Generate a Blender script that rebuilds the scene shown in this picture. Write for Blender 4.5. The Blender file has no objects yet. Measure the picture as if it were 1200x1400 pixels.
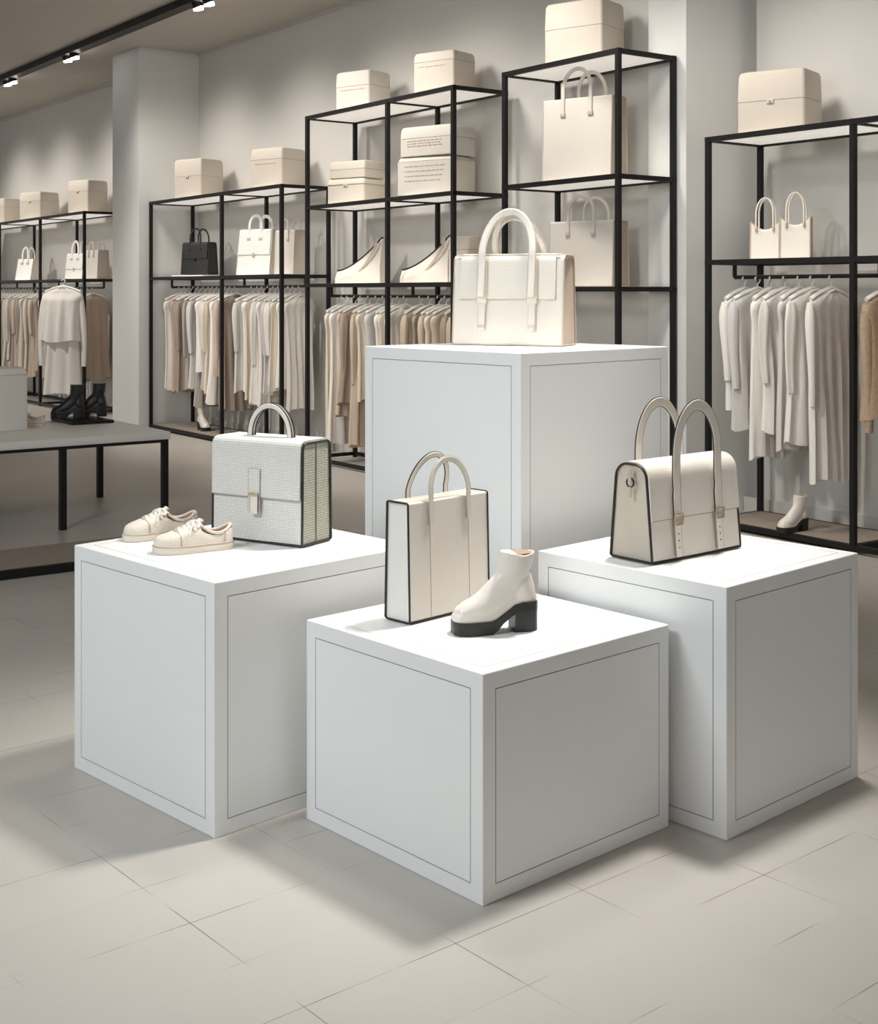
import bpy, bmesh, math, random
from mathutils import Vector, Matrix
random.seed(7)
R = math.radians
scene = bpy.context.scene
COL = scene.collection

# ------------------------------------------------------------------ materials
def mat(name, c, rough=0.6, var=0.0, vscale=8.0, bump=0.0, bscale=60.0, metal=0.0, spec=0.5, emit=None, es=0.0):
    m = bpy.data.materials.new(name); m.use_nodes = True
    nt = m.node_tree; b = nt.nodes['Principled BSDF']
    b.inputs['Base Color'].default_value = (*c, 1)
    b.inputs['Roughness'].default_value = rough
    b.inputs['Metallic'].default_value = metal
    b.inputs['Specular IOR Level'].default_value = spec
    tc = nt.nodes.new('ShaderNodeTexCoord')
    if var > 0:
        n = nt.nodes.new('ShaderNodeTexNoise'); n.inputs['Scale'].default_value = vscale; n.inputs['Detail'].default_value = 4
        nt.links.new(tc.outputs['Object'], n.inputs['Vector'])
        mx = nt.nodes.new('ShaderNodeMix'); mx.data_type = 'RGBA'
        mx.inputs[6].default_value = tuple(x*(1-var) for x in c)+(1,)
        mx.inputs[7].default_value = tuple(min(1, x*(1+var)) for x in c)+(1,)
        nt.links.new(n.outputs['Fac'], mx.inputs[0]); nt.links.new(mx.outputs[2], b.inputs['Base Color'])
    if bump > 0:
        n2 = nt.nodes.new('ShaderNodeTexNoise'); n2.inputs['Scale'].default_value = bscale; n2.inputs['Detail'].default_value = 3
        nt.links.new(tc.outputs['Object'], n2.inputs['Vector'])
        bp = nt.nodes.new('ShaderNodeBump'); bp.inputs['Strength'].default_value = bump; bp.inputs['Distance'].default_value = 0.004
        nt.links.new(n2.outputs['Fac'], bp.inputs['Height']); nt.links.new(bp.outputs['Normal'], b.inputs['Normal'])
    if emit:
        b.inputs['Emission Color'].default_value = (*emit, 1); b.inputs['Emission Strength'].default_value = es
    return m

def weave(name, c1, c2, scale, dirs=('X', 'Z', 'Y')):
    m = bpy.data.materials.new(name); m.use_nodes = True
    nt = m.node_tree; b = nt.nodes['Principled BSDF']; b.inputs['Roughness'].default_value = 0.85
    tc = nt.nodes.new('ShaderNodeTexCoord')
    ws = []
    for d in dirs:
        w = nt.nodes.new('ShaderNodeTexWave'); w.wave_type = 'BANDS'; w.bands_direction = d
        w.inputs['Scale'].default_value = scale; w.inputs['Distortion'].default_value = 2.5; w.inputs['Detail'].default_value = 2; w.inputs['Detail Scale'].default_value = 3
        nt.links.new(tc.outputs['Object'], w.inputs['Vector']); ws.append(w)
    m1 = nt.nodes.new('ShaderNodeMath'); m1.operation = 'MULTIPLY'
    nt.links.new(ws[0].outputs['Fac'], m1.inputs[0]); nt.links.new(ws[1].outputs['Fac'], m1.inputs[1])
    mx = nt.nodes.new('ShaderNodeMix'); mx.data_type = 'RGBA'
    mx.inputs[6].default_value = (*c1, 1); mx.inputs[7].default_value = (*c2, 1)
    nt.links.new(m1.outputs[0], mx.inputs[0]); nt.links.new(mx.outputs[2], b.inputs['Base Color'])
    bp = nt.nodes.new('ShaderNodeBump'); bp.inputs['Strength'].default_value = 0.4; bp.inputs['Distance'].default_value = 0.002
    nt.links.new(m1.outputs[0], bp.inputs['Height']); nt.links.new(bp.outputs['Normal'], b.inputs['Normal'])
    return m

def floor_mat():
    m = bpy.data.materials.new('floor_tile'); m.use_nodes = True
    nt = m.node_tree; b = nt.nodes['Principled BSDF']
    tc = nt.nodes.new('ShaderNodeTexCoord')
    mp = nt.nodes.new('ShaderNodeMapping'); mp.inputs['Rotation'].default_value = (0, 0, R(-40)); mp.inputs['Location'].default_value = (0.12, 0.1, 0)
    nt.links.new(tc.outputs['Object'], mp.inputs['Vector'])
    br = nt.nodes.new('ShaderNodeTexBrick'); br.offset = 0.0
    br.inputs['Scale'].default_value = 1; br.inputs['Brick Width'].default_value = 0.42; br.inputs['Row Height'].default_value = 0.24
    br.inputs['Mortar Size'].default_value = 0.0013; br.inputs['Mortar Smooth'].default_value = 0.2
    c = (0.51, 0.475, 0.43, 1)
    br.inputs['Color1'].default_value = c; br.inputs['Color2'].default_value = (0.497, 0.462, 0.418, 1)
    nt.links.new(mp.outputs[0], br.inputs['Vector'])
    br.inputs['Mortar'].default_value = c
    n = nt.nodes.new('ShaderNodeTexNoise'); n.inputs['Scale'].default_value = 2.6; n.inputs['Detail'].default_value = 2
    nt.links.new(tc.outputs['Object'], n.inputs['Vector'])
    cr = nt.nodes.new('ShaderNodeValToRGB'); cr.color_ramp.elements[0].position = 0.47; cr.color_ramp.elements[1].position = 0.60
    nt.links.new(n.outputs['Fac'], cr.inputs[0])
    mu = nt.nodes.new('ShaderNodeMath'); mu.operation = 'MULTIPLY'
    nt.links.new(br.outputs['Fac'], mu.inputs[0]); nt.links.new(cr.outputs[0], mu.inputs[1])
    mx = nt.nodes.new('ShaderNodeMix'); mx.data_type = 'RGBA'
    mx.inputs[7].default_value = (0.13, 0.115, 0.10, 1)
    nt.links.new(mu.outputs[0], mx.inputs[0]); nt.links.new(br.outputs['Color'], mx.inputs[6])
    n2 = nt.nodes.new('ShaderNodeTexNoise'); n2.inputs['Scale'].default_value = 1.2; n2.inputs['Detail'].default_value = 8
    nt.links.new(tc.outputs['Object'], n2.inputs['Vector'])
    mr = nt.nodes.new('ShaderNodeMapRange'); mr.inputs[3].default_value = 0.90; mr.inputs[4].default_value = 1.08
    nt.links.new(n2.outputs['Fac'], mr.inputs[0])
    vm = nt.nodes.new('ShaderNodeVectorMath'); vm.operation = 'SCALE'
    nt.links.new(mx.outputs[2], vm.inputs[0]); nt.links.new(mr.outputs[0], vm.inputs['Scale'])
    nt.links.new(vm.outputs[0], b.inputs['Base Color'])
    b.inputs['Roughness'].default_value = 0.4; b.inputs['Specular IOR Level'].default_value = 0.35
    return m

M = dict(
 wall=mat('wall_paint', (0.66, 0.64, 0.605), 0.8, 0.03, 1.5),
 ceil=mat('ceiling_paint', (0.58, 0.54, 0.49), 0.85, 0.03, 1.0),
 pillar=mat('pillar_paint', (0.76, 0.755, 0.735), 0.75, 0.02, 2),
 base=mat('baseboard_paint', (0.60, 0.57, 0.53), 0.6),
 floor=floor_mat(),
 ped=mat('pedestal_white', (0.84, 0.85, 0.845), 0.5, 0.015, 3),
 pedtop=mat('pedestal_top', (0.88, 0.88, 0.86), 0.45, 0.01, 3),
 groove=mat('pedestal_groove_shade', (0.36, 0.36, 0.36), 0.8),  # recess shade of the panel groove, painted as dark grey
 black=mat('black_metal', (0.012, 0.011, 0.011), 0.5, 0.1, 20, metal=0.0, spec=0.25),
 shelf=mat('shelf_white', (0.78, 0.75, 0.70), 0.5, 0.02, 4),
 shelfglow=mat('shelf_added_glow', (0.82, 0.79, 0.74), 0.5, emit=(1.0, 0.95, 0.87), es=0.45),  # emission added to brighten shelf undersides and the items below
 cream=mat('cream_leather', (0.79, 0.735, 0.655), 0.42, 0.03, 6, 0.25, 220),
 creamd=mat('cream_leather_dark', (0.60, 0.54, 0.45), 0.5, 0.03, 6, 0.25, 220),  # darker cream for gussets, strap edges and seams
 tan=mat('tan_gusset', (0.55, 0.45, 0.36), 0.5, 0.05, 6, 0.25, 200),
 edge=mat('dark_edge', (0.02, 0.018, 0.016), 0.4, 0.1, 30),
 weave=weave('woven_canvas', (0.60, 0.59, 0.55), (0.95, 0.94, 0.91), 44, ('X', 'Z')),
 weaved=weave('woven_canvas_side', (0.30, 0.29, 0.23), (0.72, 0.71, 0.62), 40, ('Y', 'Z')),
 gold=mat('pale_brass', (0.66, 0.56, 0.40), 0.3, 0.05, 10, metal=0.8),
 inner=mat('shoe_lining', (0.42, 0.29, 0.20), 0.8, 0.05, 20),
 shoe=mat('cream_canvas_shoe', (0.79, 0.715, 0.61), 0.7, 0.04, 15, 0.3, 300),
 sole=mat('cream_rubber', (0.74, 0.665, 0.56), 0.6, 0.03, 15),
 seam=mat('shoe_stitching', (0.42, 0.33, 0.25), 0.8),
 lace=mat('shoe_lace', (0.90, 0.86, 0.78), 0.8, 0.03, 30),
 bsole=mat('black_rubber', (0.010, 0.010, 0.010), 0.4, 0.1, 30),
 boot=mat('ivory_leather', (0.80, 0.745, 0.665), 0.35, 0.03, 8, 0.15, 150),
 card=mat('box_cream', (0.63, 0.565, 0.485), 0.7, 0.05, 4, 0.2, 60),
 cardl=mat('box_pale', (0.65, 0.605, 0.545), 0.7, 0.05, 4, 0.2, 60),
 line=mat('box_seam', (0.36, 0.30, 0.24), 0.8),
 blk=mat('black_leather', (0.016, 0.016, 0.016), 0.4, 0.1, 10, 0.2, 150),
 white=mat('white_hanger', (0.86, 0.84, 0.80), 0.4, 0.02, 10),
 f_white=mat('fabric_white', (0.86, 0.82, 0.76), 0.9, 0.04, 10, 0.4, 80),
 f_cream=mat('fabric_cream', (0.74, 0.65, 0.53), 0.9, 0.05, 10, 0.4, 80),
 f_grey=mat('fabric_grey', (0.44, 0.40, 0.365), 0.9, 0.06, 10, 0.4, 80),
 f_taupe=mat('fabric_taupe', (0.40, 0.32, 0.26), 0.9, 0.06, 10, 0.4, 80),
 f_pink=mat('fabric_blush', (0.56, 0.43, 0.35), 0.9, 0.06, 10, 0.4, 80),
 f_lgrey=mat('fabric_light_grey', (0.66, 0.63, 0.60), 0.9, 0.05, 10, 0.4, 80),
 f_brown=mat('knit_brown', (0.46, 0.33, 0.23), 0.95, 0.25, 60, 1.0, 90),
 f_sand=mat('fabric_sand', (0.62, 0.50, 0.38), 0.9, 0.05, 10, 0.4, 80),
 base_and_shadow=mat('base_shelf_and_floor_shadow', (0.32, 0.27, 0.22), 0.6, 0.05, 3),  # brown for rack base shelves and the painted floor shadow
 lamp=mat('lamp_glow', (1, 1, 1), 0.5, emit=(1, 0.96, 0.9), es=12),
)

# ------------------------------------------------------------------ mesh builder
class MB:
    def __init__(s): s.v = []; s.f = []; s.m = []; s.mats = []
    def mi(s, m):
        m = M[m]
        if m not in s.mats: s.mats.append(m)
        return s.mats.index(m)
    def add(s, vs, fs, m, smooth=False, T=None):
        o = len(s.v); k = s.mi(m)
        for v in vs: s.v.append((T @ Vector(v)) if T else Vector(v))
        for f in fs: s.f.append([i+o for i in f]); s.m.append(k)
    def box(s, c, d, m, bev=0.0, T=None, seg=2):
        bm = bmesh.new(); bmesh.ops.create_cube(bm, size=1)
        for v in bm.verts: v.co = Vector((v.co.x*d[0]+c[0], v.co.y*d[1]+c[1], v.co.z*d[2]+c[2]))
        if bev > 0: bmesh.ops.bevel(bm, geom=list(bm.edges), offset=bev, segments=seg, affect='EDGES', profile=0.5)
        bm.verts.index_update()
        s.add([v.co.copy() for v in bm.verts], [[v.index for v in f.verts] for f in bm.faces], m, False, T); bm.free()
    def loft(s, rings, m, smooth=True, caps=(True, True), T=None, closed=False):
        n = len(rings[0]); vs = [p for r in rings for p in r]; fs = []
        K = len(rings)
        for i in range(K if closed else K-1):
            a = i*n; b = ((i+1) % K)*n
            for j in range(n):
                j2 = (j+1) % n; fs.append([a+j, a+j2, b+j2, b+j])
        if not closed:
            if caps[0]: fs.append(list(range(n))[::-1])
            if caps[1]: fs.append([(K-1)*n+j for j in range(n)])
        s.add(vs, fs, m, smooth, T)
    def sweep(s, pts, prof, m, axis=None, closed=False, smooth=True, sc=None, T=None):
        pts = [Vector(p) for p in pts]; n = len(pts); rings = []
        t0 = (pts[1]-pts[0]).normalized()
        N = Vector(axis) if axis else (Vector((0, 0, 1)) if abs(t0.z) < 0.8 else Vector((1, 0, 0)))
        for i, p in enumerate(pts):
            if closed: t = pts[(i+1) % n]-pts[i-1]
            else: t = pts[min(i+1, n-1)]-pts[max(i-1, 0)]
            t.normalize(); S = t.cross(N)
            if S.length < 1e-5: S = t.orthogonal()
            S.normalize(); B = S.cross(t)
            if not axis: N = B
            k = sc[i] if sc else (1, 1)
            if not isinstance(k, tuple): k = (k, k)
            rings.append([p+S*a*k[0]+B*b*k[1] for a, b in prof])
        s.loft(rings, m, smooth, T=T, closed=closed)
    def tube(s, pts, r, m, n=8, **k):
        s.sweep(pts, [(r*math.cos(2*math.pi*i/n), r*math.sin(2*math.pi*i/n)) for i in range(n)], m, **k)
    def strap(s, pts, w, t, m, axis=(0, 1, 0), edge=None, T=None):
        h = w/2; q = t/2; c = min(q, h)*0.5
        pr = [(-h, -q+c), (-h+c, -q), (h-c, -q), (h, -q+c), (h, q-c), (h-c, q), (-h+c, q), (-h, q-c)]
        s.sweep(pts, pr, m, axis=axis, smooth=False, T=T)
        if edge:
            h2 = h+0.0018; q2 = q*0.45
            s.sweep(pts, [(-h2, -q2), (h2, -q2), (h2, q2), (-h2, q2)], edge, axis=axis, smooth=False, T=T)
    def sheet(s, path, x0, x1, off, th, m):
        P = [Vector((0, a, b)) for a, b in path]; n = len(P); o = []; q = []
        for i, p in enumerate(P):
            t = (P[min(i+1, n-1)]-P[max(i-1, 0)]).normalized()
            nn = Vector((0, -t.z, t.y))
            o.append(p+nn*off); q.append(p+nn*(off+th))
        ring = o+q[::-1]
        r0 = [Vector((x0, p.y, p.z)) for p in ring]; r1 = [Vector((x1, p.y, p.z)) for p in ring]
        vs = r0+r1; N = len(ring); fs = []
        for j in range(N): fs.append([j, (j+1) % N, N+(j+1) % N, N+j])
        for b0 in (0, N):
            for i in range(n-1): fs.append([b0+i, b0+i+1, b0+N-2-i, b0+N-1-i])
        s.add(vs, fs, m, False)
    def build(s, name, loc=(0, 0, 0), yaw=0.0, parent=None, rot=None, ang=33):
        bm = bmesh.new(); vv = [bm.verts.new(v) for v in s.v]
        for f, k in zip(s.f, s.m):
            try:
                fc = bm.faces.new([vv[i] for i in f]); fc.material_index = k; fc.smooth = True
            except ValueError: pass
        bmesh.ops.recalc_face_normals(bm, faces=list(bm.faces))
        me = bpy.data.meshes.new(name); bm.to_mesh(me); bm.free()
        me.set_sharp_from_angle(angle=R(ang))
        for m in s.mats: me.materials.append(m)
        ob = bpy.data.objects.new(name, me); COL.objects.link(ob)
        ob.location = loc; ob.rotation_euler = rot if rot else (0, 0, yaw)
        if parent: ob.parent = parent
        return ob

def arc(a, z0, zs, zt, y=lambda z: 0.0, n=24, x0=0.0, lean=0.0):
    pts = []
    k = max(2, int((zs-z0)/0.02)) if zs > z0 else 1
    for i in range(k):
        z = z0+(zs-z0)*i/k; pts.append((x0-a, y(z), z))
    for i in range(n+1):
        th = math.pi*(1-i/n); z = zs+(zt-zs)*math.sin(th)
        pts.append((x0+a*math.cos(th), y(zs)+lean*(z-zs), z))
    for i in range(k):
        z = zs-(zs-z0)*(i+1)/k; pts.append((x0+a, y(z), z))
    return pts

# ------------------------------------------------------------------ wall frame (t runs along the wall, v into it)
O = Vector((1.157, 8.5, 0)); U = Vector((-0.585, 0.811, 0)).normalized(); V = Vector((0.811, 0.585, 0)).normalized()
WY = math.atan2(-U.y, -U.x)
def W(t, v, z=0): return O+U*t+V*v+Vector((0, 0, z))
def wbox(name, t0, t1, v0, v1, z0, z1, m, bev=0):
    mb = MB(); mb.box((-(t0+t1)/2, (v0+v1)/2, (z0+z1)/2), (abs(t1-t0), abs(v1-v0), z1-z0), m, bev)
    return mb.build(name, O, WY)

CZ = 4.2
mb = MB(); mb.box((-3, 10, -0.05), (34, 34, 0.1), 'floor'); mb.build('floor')
mb = MB(); mb.box((-3, 10, CZ+0.05), (34, 34, 0.1), 'ceil'); mb.build('ceiling')
wbox('wall_back', 0.2, 20, 0.6, 0.75, 0, CZ, 'wall')
wbox('wall_recess', -8, -0.2, 1.1, 1.25, 0, CZ, 'wall')
wbox('wall_pilaster', -0.09, 0.26, 0.53, 1.24, 0, CZ, 'pillar')
wbox('column', 7.45, 8.2, -0.12, 0.599, 0, CZ, 'pillar')
wbox('baseboard_back', 0.27, 7.4, 0.585, 0.6, 0, 0.1, 'base')
wbox('baseboard_recess', -8, -0.1, 1.085, 1.1, 0, 0.1, 'base')
wbox('trim_1', 0.27, 20, 0.57, 0.6, CZ-0.03, CZ, 'base')

# ------------------------------------------------------------------ racks
def rack(name, ts, zs, v0, rail=None, depth=0.5, base=None):
    mb = MB(); p = 0.034
    for t in ts:
        for v in (v0, v0+depth): mb.box((-t, v, zs[-1]/2), (p, p, zs[-1]), 'black', 0.002, seg=1)
        for z in [0.05]+zs: mb.box((-t, v0+depth/2, z-p/2), (p*0.9, depth, p*0.9), 'black')
    a, b = min(ts), max(ts)
    for z in [0.05]+zs:
        for v in (v0, v0+depth): mb.box((-(a+b)/2, v, z-p/2), (b-a+p, p*0.95, p*0.95), 'black')
    for z in zs:
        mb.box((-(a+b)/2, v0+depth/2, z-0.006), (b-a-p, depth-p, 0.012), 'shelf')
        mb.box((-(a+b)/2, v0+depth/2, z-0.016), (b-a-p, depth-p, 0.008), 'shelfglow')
    if base: mb.box((-(base[0]+base[1])/2, v0+depth/2, 0.044), (abs(base[1]-base[0])-p, depth-p, 0.012), 'base_and_shadow')
    if rail:
        mb.tube([(-a, v0+depth/2, rail), (-b, v0+depth/2, rail)], 0.013, 'black')
        for t in ts:
            mb.box((-t, v0+depth/2, (rail+zs[0])/2), (0.02, 0.02, abs(zs[0]-rail)), 'black')
    return mb.build(name, O, WY)
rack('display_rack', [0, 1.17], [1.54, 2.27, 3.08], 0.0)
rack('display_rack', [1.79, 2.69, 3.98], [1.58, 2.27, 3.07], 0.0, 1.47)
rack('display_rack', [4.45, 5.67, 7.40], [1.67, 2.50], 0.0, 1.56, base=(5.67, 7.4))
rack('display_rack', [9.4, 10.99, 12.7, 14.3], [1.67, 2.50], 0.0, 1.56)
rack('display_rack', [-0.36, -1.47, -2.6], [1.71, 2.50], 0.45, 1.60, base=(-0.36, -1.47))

# ------------------------------------------------------------------ garments
def garment(mb, c, yaw, m, L=1.0, w=0.2, hem=0.22, sl=0.55, seed=0, thick=0.035, hanger='white', flare=0.0):
    rnd = random.Random(seed); T = Matrix.Translation(Vector(c)) @ Matrix.Rotation(yaw, 4, 'Z')
    ph = rnd.random()*6; npl = rnd.choice([4, 5, 6, 7]); n = 60
    zs = [(-0.075, 0.05, 0.018), (-0.088, 0.075, 0.026), (-0.108, w*0.6, 0.032), (-0.132, w*0.85, 0.036), (-0.158, w*0.97, 0.036), (-0.20, w, thick)]
    K = 13
    for i in range(1, K+1):
        f = i/K; zs.append((-0.20-(L-0.20)*f, w*0.93+(hem-w*0.93)*f-0.012*math.sin(f*3.1), thick*(1+0.4*f)))
    rings = []
    for z, hw, ht in zs:
        f = max(0, (-z-0.15)/(L-0.1)); ring = []
        for j in range(n):
            a = 2*math.pi*j/n; ca, sa = math.cos(a), math.sin(a)
            q = math.sin(npl*ca*2.1+ph+z*1.2)
            pl = (abs(q)**0.6*(1 if q > 0 else -1))*0.018*min(1, f*1.8+0.1)+math.sin(npl*3.7*ca+ph*2-z*2)*0.006*min(1, f*3)
            x = hw*ca+math.sin(z*6+ph)*0.008*f; y = ht*abs(sa)**0.6*(1 if sa >= 0 else -1)+pl*(abs(sa)**0.3)
            ring.append((x, y, z+0.015*math.sin(3*a+ph)*(1 if z < -L*0.97 else 0)))
        rings.append(ring)
    mb.loft(rings, m, T=T)
    if sl > 0:
        for sg in (-1, 1):
            pts = []; sc = []
            for i in range(11):
                f = i/10
                pts.append((sg*(w*0.86+(0.024+flare)*math.sin(min(1, f*1.3)*1.57)-0.02*f), -0.014*f+0.006*math.sin(f*4+ph), -0.142-sl*f))
                r = [0.026, 0.040, 0.044, 0.042, 0.040, 0.037, 0.034, 0.032, 0.030, 0.030, 0.027][i]
                sc.append((r*0.9, r*0.7))
            pr = []
            for k in range(20):
                a = 2*math.pi*k/20; rr = 1+0.12*math.sin(3*a+ph)+0.08*math.sin(5*a+ph*2)
                pr.append((rr*math.cos(a), rr*math.sin(a)))
            mb.sweep(pts, pr, m, axis=(0, 1, 0), sc=sc, T=T)
    hk = [(0.0, 0, -0.075), (0, 0, -0.03)]
    hk += [(0.022*math.cos(a), 0, 0.022*math.sin(a)) for a in [R(x) for x in (-70, -40, -10, 20, 60, 100, 140, 175)]]
    mb.tube(hk, 0.005, hanger, n=6, T=T)
    mb.tube([(-w*0.90, 0, -0.122), (-w*0.5, 0, -0.084), (0, 0, -0.052), (w*0.5, 0, -0.084), (w*0.90, 0, -0.122)], 0.014, hanger, n=6, T=T)
    cp = [(0.058*math.cos(a), 0.028*math.sin(a), -0.080-0.014*math.cos(2*a)) for a in [2*math.pi*i/14 for i in range(14)]]
    mb.tube(cp, 0.009, m, n=6, closed=True, T=T)

def clothes_row(name, t0, t1, v, z, seq, lens, sp, seed=0, w=0.2):
    rnd = random.Random(seed); mb = MB(); t = t0; i = 0
    while t <= t1:
        m = seq[i % len(seq)]
        garment(mb, (-t, v, z-0.018), math.pi/2+rnd.uniform(-0.22, 0.22), m, L=rnd.uniform(*lens), w=w*rnd.uniform(0.93, 1.05), hem=rnd.uniform(0.17, 0.23), sl=rnd.uniform(0.45, 0.6) if rnd.random() < 0.5 else 0, seed=seed*50+i, thick=0.026)
        t += sp*rnd.uniform(0.85, 1.2); i += 1
    return mb.build(name, O, WY, ang=60)
clothes_row('hanging_clothes', 5.85, 7.25, 0.25, 1.56, ['f_taupe', 'f_pink', 'f_white', 'f_cream', 'f_lgrey', 'f_white', 'f_grey', 'f_lgrey', 'f_grey', 'f_taupe'], (0.85, 1.3), 0.11, 1)
clothes_row('hanging_clothes', 4.55, 5.5, 0.25, 1.56, ['f_white', 'f_white', 'f_cream', 'f_white', 'f_lgrey'], (0.85, 1.15), 0.1, 2)
clothes_row('hanging_clothes', 2.8, 3.85, 0.25, 1.47, ['f_white', 'f_cream', 'f_white', 'f_lgrey', 'f_cream', 'f_sand', 'f_taupe', 'f_sand'], (0.85, 1.3), 0.105, 3)
clothes_row('hanging_clothes', 1.9, 2.6, 0.25, 1.47, ['f_sand', 'f_taupe', 'f_sand', 'f_cream'], (0.8, 1.1), 0.11, 4)
clothes_row('hanging_clothes', 9.75, 10.9, 0.25, 1.56, ['f_pink', 'f_pink', 'f_taupe', 'f_grey', 'f_lgrey'], (0.9, 1.2), 0.13, 5)
clothes_row('hanging_clothes', 11.1, 13.9, 0.25, 1.56, ['f_lgrey', 'f_cream', 'f_grey', 'f_sand', 'f_taupe'], (0.9, 1.25), 0.14, 6)
shirts = [(-0.44, 'f_white', 0.82, 0.5, 0.1), (-0.55, 'f_lgrey', 0.95, 0.55, -0.1), (-0.66, 'f_white', 1.12, 0, 0.15), (-0.77, 'f_white', 0.95, 0.5, 0.0), (-0.88, 'f_lgrey', 1.05, 0, 0.12), (-0.98, 'f_white', 1.0, 0.55, -0.05), (-1.12, 'f_white', 1.22, 0.62, 0.05)]
for i, (t, m, L, sl, dy) in enumerate(shirts):
    mb = MB(); garment(mb, (0, 0, 0), 0, m, L=L, w=0.225, hem=0.2+0.015*(i % 3), sl=sl, seed=90+i, thick=0.028)
    mb.build('hanging_shirt', W(t, 0.70, 1.60-0.018), WY+math.pi/2+dy, ang=60)
for i, t in enumerate((-1.54, -1.72, -1.9)):
    mb = MB(); garment(mb, (0, 0, 0), 0, ['f_brown', 'f_sand', 'f_cream'][i], L=0.8, w=0.25, hem=0.25, sl=0.74, seed=60+i, thick=0.06)
    mb.build('hanging_sweater', W(t, 0.70, 1.60-0.018), WY+math.pi/2, ang=60)
mb = MB(); garment(mb, (0, 0, 0), 0, 'f_white', L=1.32, w=0.2, hem=0.24, sl=0, seed=31, thick=0.06)
garment(mb, (0, -0.01, 0), 0, 'f_white', L=0.70, w=0.25, hem=0.25, sl=0.85, seed=33, thick=0.10, flare=0.05)
mb.tube([(0, 0.0, 0.02), (0, 0.24, 0.02)], 0.008, 'black', n=6)
dr = mb.build('hanging_dress', W(9.62, -0.18, 1.64), R(-20), ang=60); dr.scale = (1.15, 1.1, 1.05)

# ------------------------------------------------------------------ storage boxes
def storage_box(name, loc, yaw, w, d, h, m='card', lid=0.3, knob=True, marks=0, taper=1.0, over=0.0015):
    mb = MB(); hb = h*(1-lid); r = min(0.03, h*0.1)
    def rr(hw, hd, z, k=0.02):
        out = []
        for cx, cy, a0 in ((hw-k, hd-k, 0), (-hw+k, hd-k, 90), (-hw+k, -hd+k, 180), (hw-k, -hd+k, 270)):
            for a in (0, 30, 60, 90): out.append((cx+k*math.cos(R(a0+a)), cy+k*math.sin(R(a0+a)), z))
        return out
    W2, D2 = w/2, d/2
    mb.loft([rr(W2*taper-0.004, D2*taper-0.004, 0), rr(W2*taper, D2*taper, 0.006), rr(W2, D2, hb)], m)
    mb.loft([rr(W2-0.004, D2-0.004, hb-0.001), rr(W2-0.004, D2-0.004, hb+0.003)], 'line')
    e = over; tp = 0.975
    mb.loft([rr(W2+e, D2+e, hb+0.0025), rr(W2*tp+e, D2*tp+e, h-r), rr(W2*tp-r*0.25, D2*tp-r*0.25, h-r*0.3), rr(W2*tp-r, D2*tp-r, h)], m)
    if knob:
        mb.box((0, -D2-0.005, hb-0.005), (0.045, 0.006, 0.03), m, 0.002)
        mb.tube([(0, -D2-0.007, hb-0.008), (0, -D2-0.014, hb-0.008)], 0.007, 'line', n=10)
    rnd = random.Random(len(name)+int(w*1000))
    for i in range(marks):
        zz = hb*(0.85-0.14*i); x = -W2*0.7
        while x < W2*0.6:
            l = rnd.uniform(0.012, 0.05); mb.box((x+l/2, -D2-0.0005, zz), (l, 0.002, 0.006), 'line'); x += l+0.01
    return mb.build(name, loc, yaw)
SY = R(-36)
storage_box('storage_box', W(0.60, 0.25, 3.081), SY, 0.46, 0.32, 0.42, 'card', 0.45, marks=0, knob=False)
storage_box('storage_box', W(2.25, 0.25, 3.071), SY, 0.40, 0.30, 0.33, 'card', 0.25, knob=False, marks=1)
storage_box('storage_box', W(3.45, 0.25, 3.071), SY, 0.38, 0.30, 0.34, 'cardl', 0.4, knob=False, marks=1)
storage_box('storage_box', W(2.36, 0.25, 2.271), SY, 0.54, 0.34, 0.31, 'cardl', 0.12, knob=False, marks=4)
storage_box('storage_box', W(2.34, 0.25, 2.582), R(-38), 0.52, 0.33, 0.24, 'cardl', 0.4, knob=False, marks=3)
storage_box('storage_box', W(3.56, 0.25, 2.271), SY, 0.42, 0.30, 0.22, 'card', 0.25, over=0.006)
storage_box('storage_box', W(3.55, 0.25, 2.492), SY, 0.40, 0.28, 0.15, 'card', 0.5, knob=False)
storage_box('storage_box', W(4.97, 0.25, 2.501), SY, 0.42, 0.34, 0.38, 'card', 0.3, knob=False, marks=1)
storage_box('storage_box', W(6.72, 0.25, 2.501), SY, 0.42, 0.33, 0.42, 'card', 0.45, knob=True)
storage_box('storage_box', W(9.94, 0.25, 2.501), SY, 0.40, 0.32, 0.42, 'card', 0.35)
storage_box('storage_box', W(11.75, 0.25, 2.501), SY, 0.46, 0.32, 0.38, 'card', 0.35)
storage_box('storage_box', W(13.3, 0.25, 2.501), SY, 0.46, 0.32, 0.38, 'card', 0.35)
storage_box('storage_box', W(-0.73, 0.70, 2.501), SY, 0.44, 0.31, 0.39, 'card', 0.5)

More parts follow.
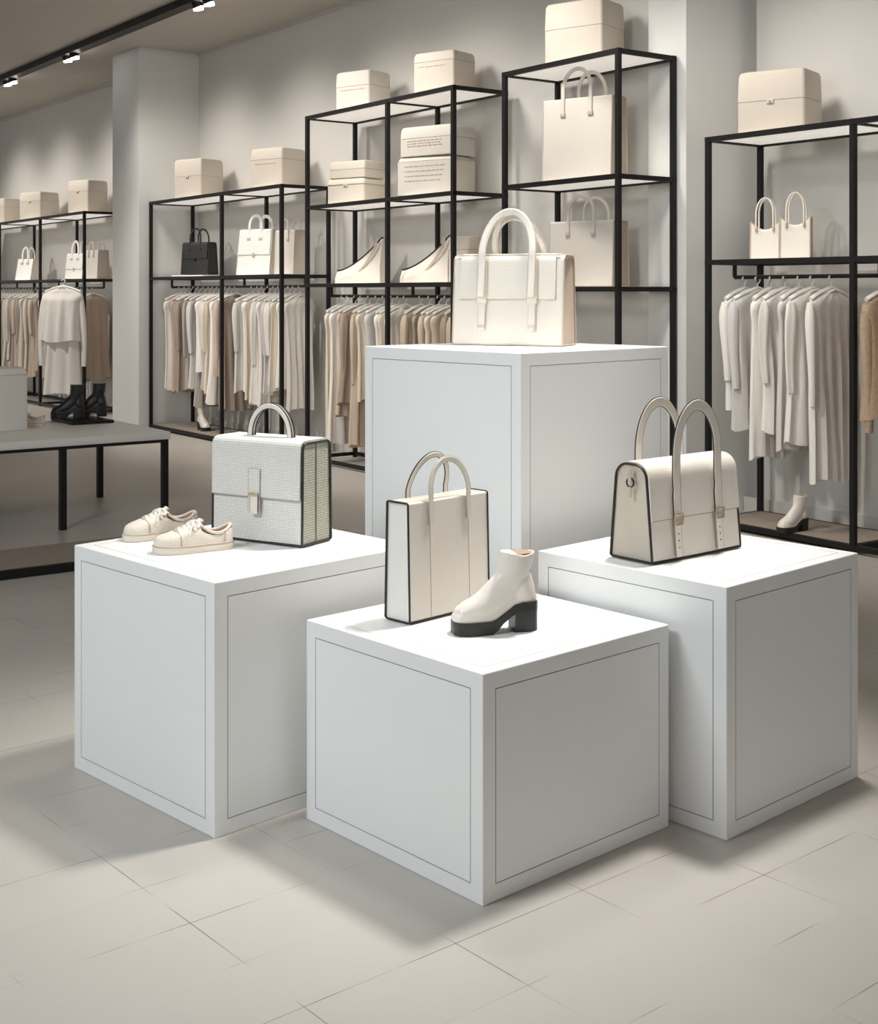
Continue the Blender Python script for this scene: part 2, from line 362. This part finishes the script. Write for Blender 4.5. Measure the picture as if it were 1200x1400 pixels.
# ------------------------------------------------------------------ bags
def prof(D, dt, H, r):
    p = [(-D/2+0.008, 0.0), (-D/2, 0.008)]
    for a in (180, 165, 150, 135, 120, 105, 90): p.append((-dt/2+r+r*math.cos(R(a)), H-r+r*math.sin(R(a))))
    for a in (90, 75, 60, 45, 30, 15, 0): p.append((dt/2-r+r*math.cos(R(a)), H-r+r*math.sin(R(a))))
    p += [(D/2, 0.008), (D/2-0.008, 0.0)]
    return p
def bag_body(mb, Wd, D, H, dt, r, body, side, pipe=0.003, pm='edge', sides=(-1, 1), fold=0.0, slump=0.0):
    P = prof(D, dt, H, r); xs = [-Wd/2, -Wd/2+0.004]+[-Wd/2+Wd*i/8 for i in range(1, 8)]+[Wd/2-0.004, Wd/2]
    rings = []
    for i, x in enumerate(xs):
        f = 1-(2*x/Wd)**2
        rings.append([(x, y*(1+0.03*f), z-(slump*f if z > H*0.8 else 0)) for y, z in P])
    mb.loft(rings, body, smooth=False, caps=(False, False))
    for sg in (-1, 1):
        x = sg*(Wd/2-0.003); n = len(P)
        ctr = [(x-sg*fold, 0, H*0.12), (x-sg*fold, 0, H*0.92)]
        vs = [(x, y, z) for y, z in P]+[ctr[0], ctr[1]]
        fs = []
        for j in range(n):
            j2 = (j+1) % n; zm = (P[j][1]+P[j2][1])/2
            if j == 1: fs += [[1, 2, n+1, n]]
            elif j == n-3: fs += [[n-3, n-2, n, n+1]]
            else: fs.append([j, j2, n if zm < H/2 else n+1])
        mb.add(vs, fs, side)
    for sg in sides:
        mb.tube([(sg*Wd/2, y, max(z, pipe)) for y, z in P], pipe, pm, n=6, closed=True, axis=(1, 0, 0))
    def yf(z): return -(D/2+(dt/2-D/2)*min(1, z/(H-r)))*1.015
    return P, yf
def flap_path(D, dt, H, r, zf):
    yl = lambda z: -(D/2+(dt/2-D/2)*z/(H-r))
    p = [(yl(zf), zf), (yl((zf+H-r)/2), (zf+H-r)/2)]
    for a in (180, 165, 150, 135, 120, 105, 90): p.append((-dt/2+r+r*math.cos(R(a)), H-r+r*math.sin(R(a))))
    p.append((dt/2-r, H))
    return p

# top satchel
mb = MB(); Wd, D, H, dt, r = 0.43, 0.18, 0.335, 0.13, 0.025
P, yf = bag_body(mb, Wd, D, H, dt, r, 'cream', 'tan', 0.0028, 'tan', fold=0.02)
fp = flap_path(D, dt, H, r, 0.17)
mb.sheet([(y*1.03, z) for y, z in fp], -0.185, 0.185, 0.002, 0.005, 'cream')
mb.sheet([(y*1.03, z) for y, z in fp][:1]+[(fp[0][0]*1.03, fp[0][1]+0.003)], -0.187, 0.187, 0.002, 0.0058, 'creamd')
for sx in (-0.098, 0.098):
    mb.strap([(sx, yf(z)-0.010, z) for z in (0.055, 0.11, 0.18, 0.24)], 0.024, 0.004, 'cream', edge='creamd')
    mb.strap([(sx, yf(z)-0.014, z) for z in (0.155, 0.2, 0.25, 0.31)], 0.036, 0.005, 'cream', edge='creamd')
    mb.box((sx, yf(0.05)-0.012, 0.072), (0.026, 0.006, 0.012), 'creamd', 0.002)
mb.strap(arc(0.098, 0.18, 0.345, 0.50, lambda z: -dt/2-0.020-(0.33-min(z, 0.33))*0.14, lean=0.30), 0.024, 0.014, 'cream', edge='creamd')
mb.strap(arc(0.098, 0.25, 0.345, 0.480, lambda z: dt/2+0.008, lean=-0.60), 0.022, 0.014, 'cream', edge='creamd')
mb.tube([(-Wd/2+0.01, -dt/2+0.004, H+0.001), (Wd/2-0.01, -dt/2+0.004, H+0.001)], 0.003, 'creamd', n=6)
mb.build('handbag', (0.283, 4.963, 1.3035), R(-21.7))

# woven briefcase
mb = MB(); Wd, D, H, dt, r = 0.36, 0.155, 0.322, 0.145, 0.018
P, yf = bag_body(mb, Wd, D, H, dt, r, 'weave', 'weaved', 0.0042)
fp = [(y*1.03, z) for y, z in flap_path(D, dt, H, r, 0.145)]
mb.sheet(fp, -Wd/2+0.004, Wd/2-0.004, 0.003, 0.006, 'weave')
mb.strap([(x, fp[0][0]-0.006, 0.146) for x in (-Wd/2+0.004, 0, Wd/2-0.004)], 0.003, 0.006, 'line')
mb.strap([(0, yf(z)-0.012, z) for z in (0.10, 0.15, 0.20, 0.235)], 0.045, 0.006, 'weave', edge='line')
mb.strap([(0.004, yf(z)-0.018, z) for z in (0.095, 0.12, 0.16)], 0.030, 0.006, 'cream', edge='edge')
mb.box((0.004, yf(0.15)-0.022, 0.155), (0.036, 0.006, 0.010), 'gold', 0.002)
mb.strap(arc(0.080, H-0.003, H+0.012, H+0.108, lambda z: -0.008), 0.016, 0.010, 'cream', edge='edge')
mb.strap(arc(0.080, H-0.003, H+0.012, H+0.108, lambda z: 0.006), 0.016, 0.014, 'cream', edge='edge')
for sx in (-0.08, 0.08):
    mb.box((sx, 0, H+0.004), (0.03, 0.03, 0.01), 'edge', 0.002)
mb.tube([(-Wd/2, -D/2, 0.005), (Wd/2, -D/2, 0.005)], 0.004, 'edge', n=6)
mb.tube([(Wd/2-0.001, 0, 0.01), (Wd/2-0.001, 0, H)], 0.0022, 'line', n=6)
mb.build('briefcase', (-0.542, 4.26, 0.7045), R(-30.7))

# tall tote
mb = MB(); Wd, D, H, dt, r = 0.33, 0.10, 0.338, 0.085, 0.006
P, yf = bag_body(mb, Wd, D, H, dt, r, 'cream', 'white', 0.0032, fold=0.008)
for sx in (-0.08, 0.08):
    mb.tube([(sx, yf(z)-0.001, z) for z in (0.01, 0.1, 0.2, 0.335)], 0.0011, 'creamd', n=5)
mb.strap(arc(0.078, 0.27, H+0.02, 0.450, lambda z: yf(min(z, H))-0.004, lean=0.12), 0.014, 0.007, 'cream', edge='creamd')
mb.strap(arc(0.078, 0.27, H+0.02, 0.458, lambda z: -yf(min(z, H))+0.004, lean=-0.30), 0.014, 0.007, 'cream', edge='edge')
mb.tube([(-Wd/2, -D/2-0.0, 0.004), (Wd/2, -D/2-0.0, 0.004)], 0.0035, 'edge', n=6)
mb.box((0, 0, H-0.001), (Wd-0.02, dt-0.03, 0.004), 'creamd')
mb.build('tote_bag', (-0.002, 3.84, 0.569), R(45.6))

# buckled satchel
mb = MB(); Wd, D, H, dt, r = 0.42, 0.165, 0.290, 0.122, 0.045
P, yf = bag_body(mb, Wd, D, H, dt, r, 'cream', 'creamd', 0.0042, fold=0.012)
fp = [(y*1.03, z) for y, z in flap_path(D, dt, H, r, 0.125)]
mb.sheet(fp, -Wd/2+0.002, Wd/2-0.002, 0.002, 0.005, 'cream')
mb.strap([(x, fp[0][0]-0.006, 0.126) for x in (-Wd/2+0.004, 0, Wd/2-0.004)], 0.0025, 0.004, 'line')
for sx in (-0.098, 0.098):
    mb.strap([(sx, yf(z)-0.011, z) for z in (0.012, 0.05, 0.10, 0.15)], 0.028, 0.004, 'cream', edge='line')
    y0 = yf(0.115)-0.018
    for dz in (-0.016, 0.016): mb.box((sx, y0, 0.122+dz), (0.040, 0.005, 0.005), 'gold', 0.001)
    for dx in (-0.018, 0.018): mb.box((sx+dx, y0, 0.122), (0.005, 0.005, 0.036), 'gold', 0.001)
    mb.box((sx, y0-0.002, 0.122), (0.032, 0.003, 0.004), 'gold')
    for z in (0.04, 0.06, 0.08): mb.box((sx, yf(z)-0.0135, z), (0.004, 0.001, 0.004), 'edge')
mb.strap(arc(0.098, 0.13, 0.315, 0.462, lambda z: yf(min(z, 0.27))-0.014-0.004*(z > 0.2)), 0.032, 0.007, 'cream', edge='edge')
mb.strap(arc(0.098, 0.20, 0.315, 0.462, lambda z: -yf(min(z, 0.27))+0.008), 0.028, 0.007, 'cream', edge='edge')
mb.tube([(-Wd/2, -D/2, 0.005), (Wd/2, -D/2, 0.005)], 0.004, 'edge', n=6)
mb.tube([(-Wd/2-0.004, 0.014*math.cos(a), 0.235+0.014*math.sin(a)) for a in [2*math.pi*i/12 for i in range(12)]], 0.0028, 'edge', n=6, closed=True, axis=(1, 0, 0))
mb.strap([(-Wd/2-0.005, 0, 0.275), (-Wd/2-0.007, 0, 0.25), (-Wd/2-0.007, 0, 0.235)], 0.014, 0.003, 'tan', axis=(1, 0, 0))
mb.strap([(-Wd/2-0.005, 0.0, 0.222), (-Wd/2-0.006, 0.0, 0.19)], 0.012, 0.003, 'tan', axis=(1, 0, 0))
mb.build('satchel', (0.737, 4.085, 0.6955), R(40))

# background bags
def simple_bag(name, loc, yaw, Wd, D, H, dt, hh, ha=0.25, body='cream', side='creamd', em='creamd', r=0.015, flap=0, hw=0.014, sag=0):
    mb = MB(); P, yf = bag_body(mb, Wd, D, H, dt, r, body, side, 0.004, em, fold=0.02, slump=sag)
    if flap:
        mb.sheet([(y*1.03, z) for y, z in flap_path(D, dt, H, r, H*flap)], -Wd/2+0.01, Wd/2-0.01, 0.002, 0.006, body)
        mb.box((0, yf(H*flap)-0.012, H*flap), (0.03, 0.008, 0.04), em, 0.002)
    for sg in (1, -1):
        mb.strap(arc(Wd*ha, H*0.8, H+hh*0.3, H+hh, lambda z: sg*(yf(min(z, H))-0.006), lean=0.1*sg), hw, 0.010, body, edge=em)
    for sx in (-1, 1): mb.box((sx*Wd*ha, yf(H*0.8)-0.008, H*0.8), (hw*1.6, 0.012, 0.03), em, 0.003)
    return mb.build(name, loc, yaw)
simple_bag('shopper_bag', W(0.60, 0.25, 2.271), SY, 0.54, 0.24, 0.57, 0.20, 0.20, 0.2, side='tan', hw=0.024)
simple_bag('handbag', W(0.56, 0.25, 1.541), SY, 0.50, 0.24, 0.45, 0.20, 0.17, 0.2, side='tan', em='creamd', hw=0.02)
simple_bag('handbag', W(6.70, 0.25, 1.69), R(-30), 0.36, 0.18, 0.34, 0.12, 0.15, 0.2, body='blk', side='blk', em='blk', flap=0.5)
mb = MB(); mb.box((0, 0, 0.007), (0.48, 0.3, 0.014), 'shelf', 0.003); mb.build('display_tray', W(6.75, 0.25, 1.672), SY)
simple_bag('handbag', W(5.28, 0.23, 1.671), SY, 0.44, 0.24, 0.44, 0.14, 0.14, 0.18, body='white', side='cardl', flap=0.45, hw=0.03)
simple_bag('handbag', W(4.76, 0.27, 1.671), SY, 0.24, 0.2, 0.42, 0.16, 0.10, 0.18, body='cardl', side='card')
simple_bag('handbag', W(10.15, 0.22, 1.671), SY, 0.34, 0.2, 0.32, 0.12, 0.16, 0.18, body='white', side='cardl', flap=0.4, hw=0.03)
simple_bag('handbag', W(9.72, 0.28, 1.671), SY, 0.26, 0.2, 0.36, 0.16, 0.10, 0.18, body='cardl', side='card')
simple_bag('handbag', W(12.2, 0.25, 1.671), SY, 0.34, 0.2, 0.30, 0.10, 0.16, 0.18, body='white', side='cardl', hw=0.03)
simple_bag('small_tote', W(-0.62, 0.70, 1.711), R(-25), 0.18, 0.10, 0.24, 0.08, 0.15, 0.3, body='cream', side='creamd', em='tan', hw=0.008, sag=0.05)
simple_bag('small_tote', W(-0.86, 0.70, 1.711), R(-25), 0.18, 0.10, 0.26, 0.08, 0.15, 0.3, body='cream', side='creamd', em='tan', hw=0.008, sag=0.05)
def hobo(name, loc, yaw, s=1.0, flip=1):
    mb = MB(); n = 14; rings = []
    for i in range(n+1):
        f = i/n; x = (-0.24+0.48*f)*s; top = (0.10+0.27*f**1.6)*s; th = (0.03+0.055*math.sin(math.pi*min(1, f*0.9+0.05)))*s
        rings.append([(x*flip, -th, 0.0), (x*flip, -th*1.05, top*0.35), (x*flip, -th*0.5, top*0.8), (x*flip, -0.008, top), (x*flip, 0.008, top), (x*flip, th*0.5, top*0.8), (x*flip, th*1.05, top*0.35), (x*flip, th, 0.0)])
    mb.loft(rings, 'cream')
    mb.sweep([((-0.24+0.48*i/n)*s*flip, 0, (0.105+0.27*(i/n)**1.6)*s) for i in range(n+1)], [(-0.006, -0.012), (0.006, -0.012), (0.006, 0.012), (-0.006, 0.012)], 'edge', axis=(0, 1, 0))
    mb.strap([((0.02+0.2*math.sin(a*0.5))*s*flip, -0.05*s-0.03*(1-a/3)*s, (0.06+0.30*a/3.0)*s) for a in (0, 0.6, 1.2, 1.8, 2.4, 3.0)], 0.022*s, 0.006, 'tan')
    return mb.build(name, loc, yaw)
hobo('shoulder_bag', W(3.50, 0.25, 1.582), SY, 1.05)
hobo('shoulder_bag', W(2.50, 0.25, 1.582), SY, 1.0)
storage_box('storage_box', W(2.06, 0.32, 1.582), SY, 0.2, 0.2, 0.36, 'card', 0.3, knob=False)

# ------------------------------------------------------------------ pedestals
def pedestal(name, front, a, s, h):
    bm = bmesh.new(); bmesh.ops.create_cube(bm, size=1)
    for v in bm.verts: v.co = Vector(((v.co.x+0.5)*s, (v.co.y+0.5)*s, (v.co.z+0.5)*h))
    bmesh.ops.bevel(bm, geom=list(bm.edges), offset=0.003, segments=2, affect='EDGES', profile=0.5)
    bm.faces.ensure_lookup_table(); bm.normal_update()
    big = [f for f in bm.faces if f.calc_area() > 0.1 and f.normal.z > -0.5]
    for f in big:
        if f.normal.z > 0.5: f.material_index = 1
    for th, dp, mi in ((0.040, 0, None), (0.0004, -0.005, 2), (0.0013, 0, 2), (0.0004, 0.005, 2)):
        res = bmesh.ops.inset_individual(bm, faces=big, thickness=th, depth=dp, use_even_offset=True)
        if mi is not None:
            for f in res['faces']: f.material_index = mi
    me = bpy.data.meshes.new(name); bm.to_mesh(me); bm.free()
    for m in ('ped', 'pedtop', 'groove'): me.materials.append(M[m])
    ob = bpy.data.objects.new(name, me); COL.objects.link(ob)
    ob.location = (front[0], front[1], 0); ob.rotation_euler = (0, 0, R(a))
pedestal('pedestal', (0.107, 3.214), 42, 0.725, 0.568)
pedestal('pedestal', (-0.616, 3.614), 44.5, 0.765, 0.703)
pedestal('pedestal', (0.786, 3.600), 43, 0.70, 0.694)
pedestal('pedestal', (0.268, 4.300), 43.4, 0.79, 1.302)

# ------------------------------------------------------------------ sneakers
def sneaker(name, loc, yaw, L=0.26, mirror=1):
    mb = MB(); k = L/0.26
    st = [(0.0, 0.016, 0.062), (0.006, 0.028, 0.070), (0.025, 0.036, 0.062), (0.045, 0.037, 0.050), (0.07, 0.037, 0.046), (0.095, 0.038, 0.054), (0.115, 0.039, 0.070), (0.14, 0.043, 0.069), (0.17, 0.048, 0.061), (0.20, 0.049, 0.052), (0.23, 0.044, 0.044), (0.248, 0.032, 0.037), (0.257, 0.015, 0.029)]
    rings = []; n = 28
    bend = lambda x: mirror*0.010*math.sin(x/0.26*math.pi)
    for x, w, h in st:
        ring = []; op = 0.02 <= x <= 0.10
        for j in range(n):
            a = math.pi*2*j/n; ca, sa = math.cos(a), math.sin(a)
            y = w*abs(ca)**0.75*(1 if ca > 0 else -1)
            z = 0.016 if sa < -0.01 else 0.016+h*abs(sa)**0.5*0.98
            if op and abs(y) < w*0.80 and sa > 0: z = 0.034
            y += bend(x)
            ring.append((x*k, y*k, z*k))
        rings.append(ring)
    mb.loft(rings, 'shoe')
    mb.add([((0.062+0.046*math.cos(a))*k, (0.029*math.sin(a)+mirror*0.006)*k, (0.050+0.006*math.cos(2*a))*k) for a in [2*math.pi*i/20 for i in range(20)]], [list(range(20))], 'inner')
    def colz(a): return 0.070+0.012*math.cos(2*a)+0.003*math.cos(a)
    mb.tube([((0.06+0.053*math.cos(a))*k, (0.033*math.sin(a)+mirror*0.006)*k, colz(a)*k) for a in [2*math.pi*i/28 for i in range(28)]], 0.005*k, 'shoe', n=7, closed=True)
    mb.loft([[((0.06+q*math.cos(a))*k, (q2*math.sin(a)+mirror*0.006)*k, (colz(a)*(1-u)+0.048*u)*k) for a in [2*math.pi*i/28 for i in range(28)]] for q, q2, u in ((0.049, 0.030, 0), (0.047, 0.029, 1))], 'inner', caps=(False, False))
    mb.sweep([(0.135*k, mirror*0.009*k, 0.084*k), (0.118*k, mirror*0.008*k, 0.091*k), (0.104*k, mirror*0.007*k, 0.101*k)], [(-0.018*k, -0.003), (0.018*k, -0.003), (0.018*k, 0.003), (-0.018*k, 0.003)], 'shoe', axis=(0, 0, 1))
    def outline(e, z):
        o = []
        up = [(x, w) for x, w, h in st]
        for x, w in up: o.append(((x+(-e if x < 0.001 else (e if x > 0.25 else 0)))*k, (w+e+bend(x))*k, z*k))
        for x, w in up[::-1]: o.append(((x+(-e if x < 0.001 else (e if x > 0.25 else 0)))*k, (-w-e+bend(x))*k, z*k))
        return o
    mb.loft([outline(0.002, 0), outline(0.004, 0.004), outline(0.004, 0.022), outline(0.001, 0.026)], 'sole')
    mb.tube(outline(0.0035, 0.0235), 0.0015*k, 'seam', n=5, closed=True)
    mb.tube([((0.195-0.012*abs(math.cos(a)))*k, (0.050*math.cos(a)+mirror*0.007)*k, (0.018+0.051*abs(math.sin(a))**0.5+0.002)*k) for a in [math.pi*i/12 for i in range(13)]], 0.0014*k, 'seam', n=5)
    for sg in (-1, 1):
        mb.tube([((0.112+0.07*f)*k, (sg*(0.0285+0.002*f)+mirror*0.008)*k, (0.079-0.020*f)*k) for f in (0, 0.33, 0.66, 1.0)], 0.0014*k, 'seam', n=5)
        mb.tube([(0.034*k, (sg*0.0375+mirror*0.004)*k, z*k) for z in (0.028, 0.045, 0.064)], 0.0014*k, 'seam', n=5)
    for i in range(5):
        x = 0.116+0.016*i; z = 0.092-0.0042*i
        mb.tube([((x-0.005)*k, (-0.027+mirror*0.008)*k, (z-0.009)*k), (x*k, mirror*0.008*k, (z+0.002)*k), ((x+0.005)*k, (0.027+mirror*0.008)*k, (z-0.009)*k)], 0.0036*k, 'lace', n=6)
        mb.tube([((x+0.009)*k, (-0.027+mirror*0.008)*k, (z-0.011)*k), (x*k, mirror*0.008*k, (z+0.004)*k), ((x-0.007)*k, (0.027+mirror*0.008)*k, (z-0.008)*k)], 0.0032*k, 'lace', n=6)
    for sg in (-1, 1):
        lp = [((0.128+0.012*math.sin(a))*k, (sg*(0.003+0.036*(1-math.cos(a))/2)+mirror*0.008)*k, (0.098-0.014*(1-math.cos(a))/2)*k) for a in [2*math.pi*i/14 for i in range(14)]]
        mb.tube(lp, 0.003*k, 'lace', n=5, closed=True)
        mb.tube([(0.128*k, mirror*0.008*k, 0.098*k), (0.142*k, (sg*0.026+mirror*0.008)*k, 0.090*k), (0.158*k, (sg*0.048+mirror*0.008)*k, 0.062*k)], 0.0028*k, 'lace', n=5)
    return mb.build(name, loc, yaw, ang=50)
TZ = 0.7035
sneaker('sneaker', (-0.650, 4.125, TZ), R(180+26), 0.245, 1)
sneaker('sneaker', (-0.800, 4.345, TZ), R(180+32), 0.245, -1)

# ------------------------------------------------------------------ ankle boots
def boot(name, loc, yaw, k=1.0, up='boot', lining='inner', shaft=0.235):
    mb = MB()
    stn = [(0.0, 0.014), (0.008, 0.026), (0.03, 0.034), (0.07, 0.033), (0.11, 0.034), (0.15, 0.041), (0.185, 0.046), (0.215, 0.044), (0.238, 0.033), (0.248, 0.016)]
    xs = [0.0, 0.008, 0.03, 0.05, 0.072, 0.09, 0.108, 0.125, 0.14, 0.16, 0.185, 0.205, 0.222, 0.238, 0.248]
    def wat(x):
        for (a, wa), (b, wb) in zip(stn[:-1], stn[1:]):
            if a <= x <= b: return wa+(wb-wa)*(x-a)/(b-a)
        return stn[-1][1]
    topz = lambda x: 0.084 if x < 0.05 else 0.084-0.048*(lambda q: q*q*(3-2*q))(min(1, (x-0.05)/0.095))
    botz = lambda x: 0.0 if x > 0.135 else max(0.0, topz(x)-0.024) if x < 0.12 else 0.010
    def slab(x0, x1, e, zb, zt, f=1.0):
        a = [x for x in xs if x0 <= x <= x1]; rings = []
        for x in a:
            w = (wat(x)+e)*k; rings.append([(x*k, -w*f, zb(x)*k), (x*k, w*f, zb(x)*k), (x*k, w, zt(x)*k), (x*k, -w, zt(x)*k)])
        mb.loft(rings, 'bsole', smooth=False)
    slab(0, 0.25, 0.005, botz, topz)
    slab(0.0, 0.072, 0.003, lambda x: 0.0, lambda x: topz(x)-0.01, 0.92)
    par = mb.build(name, loc, yaw)
    ub = MB(); n = 24
    spine = [(0.240, 0.050, 0.014, 0.018), (0.228, 0.053, 0.024, 0.031), (0.205, 0.059, 0.031, 0.041), (0.175, 0.067, 0.037, 0.044), (0.145, 0.080, 0.044, 0.040), (0.118, 0.098, 0.050, 0.036), (0.092, 0.120, 0.052, 0.034), (0.074, 0.146, 0.048, 0.034), (0.066, 0.170, 0.046, 0.036), (0.060, 0.198, 0.048, 0.039), (0.056, shaft, 0.050, 0.041)]
    pts = [(x*k, 0, z*k) for x, z, a, b in spine]; sc = [(a*k, b*k) for x, z, a, b in spine]
    circ = [(math.cos(2*math.pi*i/n), math.sin(2*math.pi*i/n)) for i in range(n)]
    ub.sweep(pts, circ, up, axis=(0, 1, 0), sc=sc)
    hs = []
    for i in range(9):
        f = i/8; z = 0.080+0.09*f; rr = [0.032, 0.038, 0.039, 0.038, 0.036, 0.033, 0.030, 0.027, 0.02][i]
        hs.append([((0.042+rr*1.02*math.cos(a))*k, rr*0.92*math.sin(a)*k, z*k) for a in [2*math.pi*j/20 for j in range(20)]])
    ub.loft(hs, up)
    rings = []
    for x in xs:
        w = (wat(x)-0.001)*k; t = topz(x); rings.append([(x*k, -w, (t-0.003)*k), (x*k, w, (t-0.003)*k), (x*k, w*0.95, (t+0.018)*k), (x*k, -w*0.95, (t+0.018)*k)])
    ub.loft(rings, up)
    u = ub.build('upper', parent=par)
    rm = u.modifiers.new('remesh', 'REMESH'); rm.mode = 'VOXEL'; rm.voxel_size = 0.0032*k; rm.use_smooth_shade = True
    sm = u.modifiers.new('smooth', 'SMOOTH'); sm.iterations = 10; sm.factor = 0.5
    ob = MB(); z = shaft*k
    rim = [((0.056+0.047*math.cos(a))*k, 0.038*math.sin(a)*k, z+0.004*k*math.cos(2*a)-0.003*k) for a in [2*math.pi*i/28 for i in range(28)]]
    ob.tube(rim, 0.0036*k, up, n=7, closed=True)
    ob.add([((0.056+0.045*math.cos(a))*k, 0.036*math.sin(a)*k, z+0.0015) for a in [2*math.pi*i/28 for i in range(28)]], [list(range(28))], lining)
    ob.tube([((0.066+0.01*f)*k, (-0.0385-0.001*math.sin(f*3))*k*(1-0.08*f), (shaft-0.005-0.08*f)*k) for f in [i/6 for i in range(7)]], 0.0016*k, 'creamd' if up == 'boot' else 'blk', n=5)
    ob.build('opening', parent=par)
    return par
boot('ankle_boot', (0.268, 3.655, 0.5685), R(180+14), 0.96, shaft=0.222)

# ------------------------------------------------------------------ side table with boots
tc0 = Vector((-1.777, 8.72, 0))
def TB(u, v, z=0): return tc0+U*u-V*v+Vector((0, 0, z))
mb = MB()
mb.box((-0.6, -1.1, 0.555), (1.2, 2.2, 0.05), 'white', 0.003)
mb.box((-0.6, -1.1, 0.520), (1.18, 2.18, 0.022), 'black')
for x, y in ((-0.03, -0.03), (-0.03, -0.72), (-0.03, -2.17), (-1.17, -0.03), (-1.17, -2.17)):
    mb.box((x, y, 0.255), (0.04, 0.04, 0.51), 'black')
mb.build('display_table', tc0, WY)
boot('ankle_boot', TB(1.06, 0.02, 0.6015), R(190), 0.95, 'blk', 'blk', 0.25)
boot('ankle_boot', TB(1.02, 0.20, 0.6015), R(190), 0.95, 'blk', 'blk', 0.25)
mb = MB(); mb.box((0, 0, 0.01), (0.44, 0.30, 0.02), 'black', 0.003); mb.build('display_tray', TB(0.99, 0.23, 0.5805), WY)
storage_box('storage_box', TB(0.8, 0.92, 0.5805), SY, 0.36, 0.3, 0.42, 'white', 0.12, knob=False)
sneaker('sneaker', TB(0.85, 0.55, 0.5805), R(200), 0.24, 1)
mb = MB(); p0 = Vector((-1.5, 7.432, 0))
mb.box((-0.3, -1.4, 0.02), (0.6, 2.8, 0.04), 'base_and_shadow'); mb.box((-0.003, -1.4, 0.024), (0.03, 2.82, 0.048), 'black')  # brown top is floor shadow put in as colour, behind the black bar
mb.build('floor_shadow_slab', p0, WY)

boot('ankle_boot', W(6.6, 0.2, 0.051), R(-60), 1.0, 'boot', 'inner')
boot('ankle_boot', W(-1.0, 0.62, 0.051), R(-150), 0.9, 'boot', 'inner')

# ------------------------------------------------------------------ ceiling track with lamps
mb = MB(); mb.box((-8.0, -0.7, 4.165), (15, 0.12, 0.07), 'black')
spots = [0.9, 2.6, 4.67, 8.0, 10.1, 12.4]
for t in spots:
    for q in (-0.11, 0.11):
        mb.tube([(-t+q, -0.7, 4.14), (-t+q, -0.68, 4.10)], 0.05, 'black', n=14)
        mb.tube([(-t+q, -0.68, 4.10), (-t+q, -0.675, 4.07)], 0.046, 'lamp', n=14)
mb.build('ceiling_track_light', O, WY)
def spot(name, loc, tgt, P, size, blend=0.8, rad=0.08, col=(1, 0.95, 0.88)):
    l = bpy.data.lights.new(name, 'SPOT'); l.energy = P; l.spot_size = R(size); l.spot_blend = blend; l.shadow_soft_size = rad; l.color = col
    o = bpy.data.objects.new(name, l); COL.objects.link(o); o.location = loc
    o.rotation_euler = (Vector(tgt)-Vector(loc)).to_track_quat('-Z', 'Y').to_euler()
for t in [0.6, 2.3, 3.5, 5.0, 6.7, 9.8, 11.8, 13.5]:
    spot('track_spot', W(t, -1.0, 3.95), W(t, 0.5, 1.8), 130, 100, 1.0, 0.25, (1, 0.95, 0.88))
spot('track_spot', W(-0.9, -0.7, 3.95), W(-0.9, 1.0, 1.6), 130, 100, 1.0, 0.25, (1, 0.95, 0.88))
# added fill spots without fixtures, further out, to brighten clothes under the shelves
for t in [-1.0, 2.9, 5.2, 6.8, 9.6, 11.8]:
    spot('clothes_fill_spot', W(t, -3.4, 4.0), W(t, 0.1, 0.9), 330, 48, 1.0, 0.15, (1, 0.96, 0.90))
spot('key_spot', (1.1, 4.6, 4.1), (0.15, 4.05, 0.6), 640, 54, 1.0, 0.22, (1, 0.97, 0.93))
spot('key_spot', (-0.2, 5.0, 4.1), (-0.2, 4.2, 0.6), 160, 54, 1.0, 0.3, (1, 0.97, 0.93))
def area(name, loc, tgt, P, sx, sy, col):
    l = bpy.data.lights.new(name, 'AREA'); l.energy = P; l.shape = 'RECTANGLE'; l.size = sx; l.size_y = sy; l.color = col
    o = bpy.data.objects.new(name, l); COL.objects.link(o); o.location = loc
    o.rotation_euler = (Vector(tgt)-Vector(loc)).to_track_quat('-Z', 'Y').to_euler()
area('cool_fill_light', (-3.2, 1.6, 4.0), (-0.2, 4.2, 0.5), 190, 1.6, 1.6, (0.86, 0.94, 1.0))  # unseen fill light, added to lift the left faces with cool light

w = bpy.data.worlds.new('shop_ambient'); scene.world = w; w.use_nodes = True
w.node_tree.nodes['Background'].inputs[0].default_value = (1.0, 0.99, 0.975, 1)
w.node_tree.nodes['Background'].inputs[1].default_value = 0.64

cam = bpy.data.cameras.new('camera'); co = bpy.data.objects.new('camera', cam); COL.objects.link(co)
co.location = (0, 0, 1.5); co.rotation_euler = (R(90), 0, 0)
cam.sensor_fit = 'HORIZONTAL'; cam.sensor_width = 36; cam.lens = 54; cam.shift_y = -0.25; cam.clip_end = 200
scene.camera = co
scene.view_settings.view_transform = 'Standard'
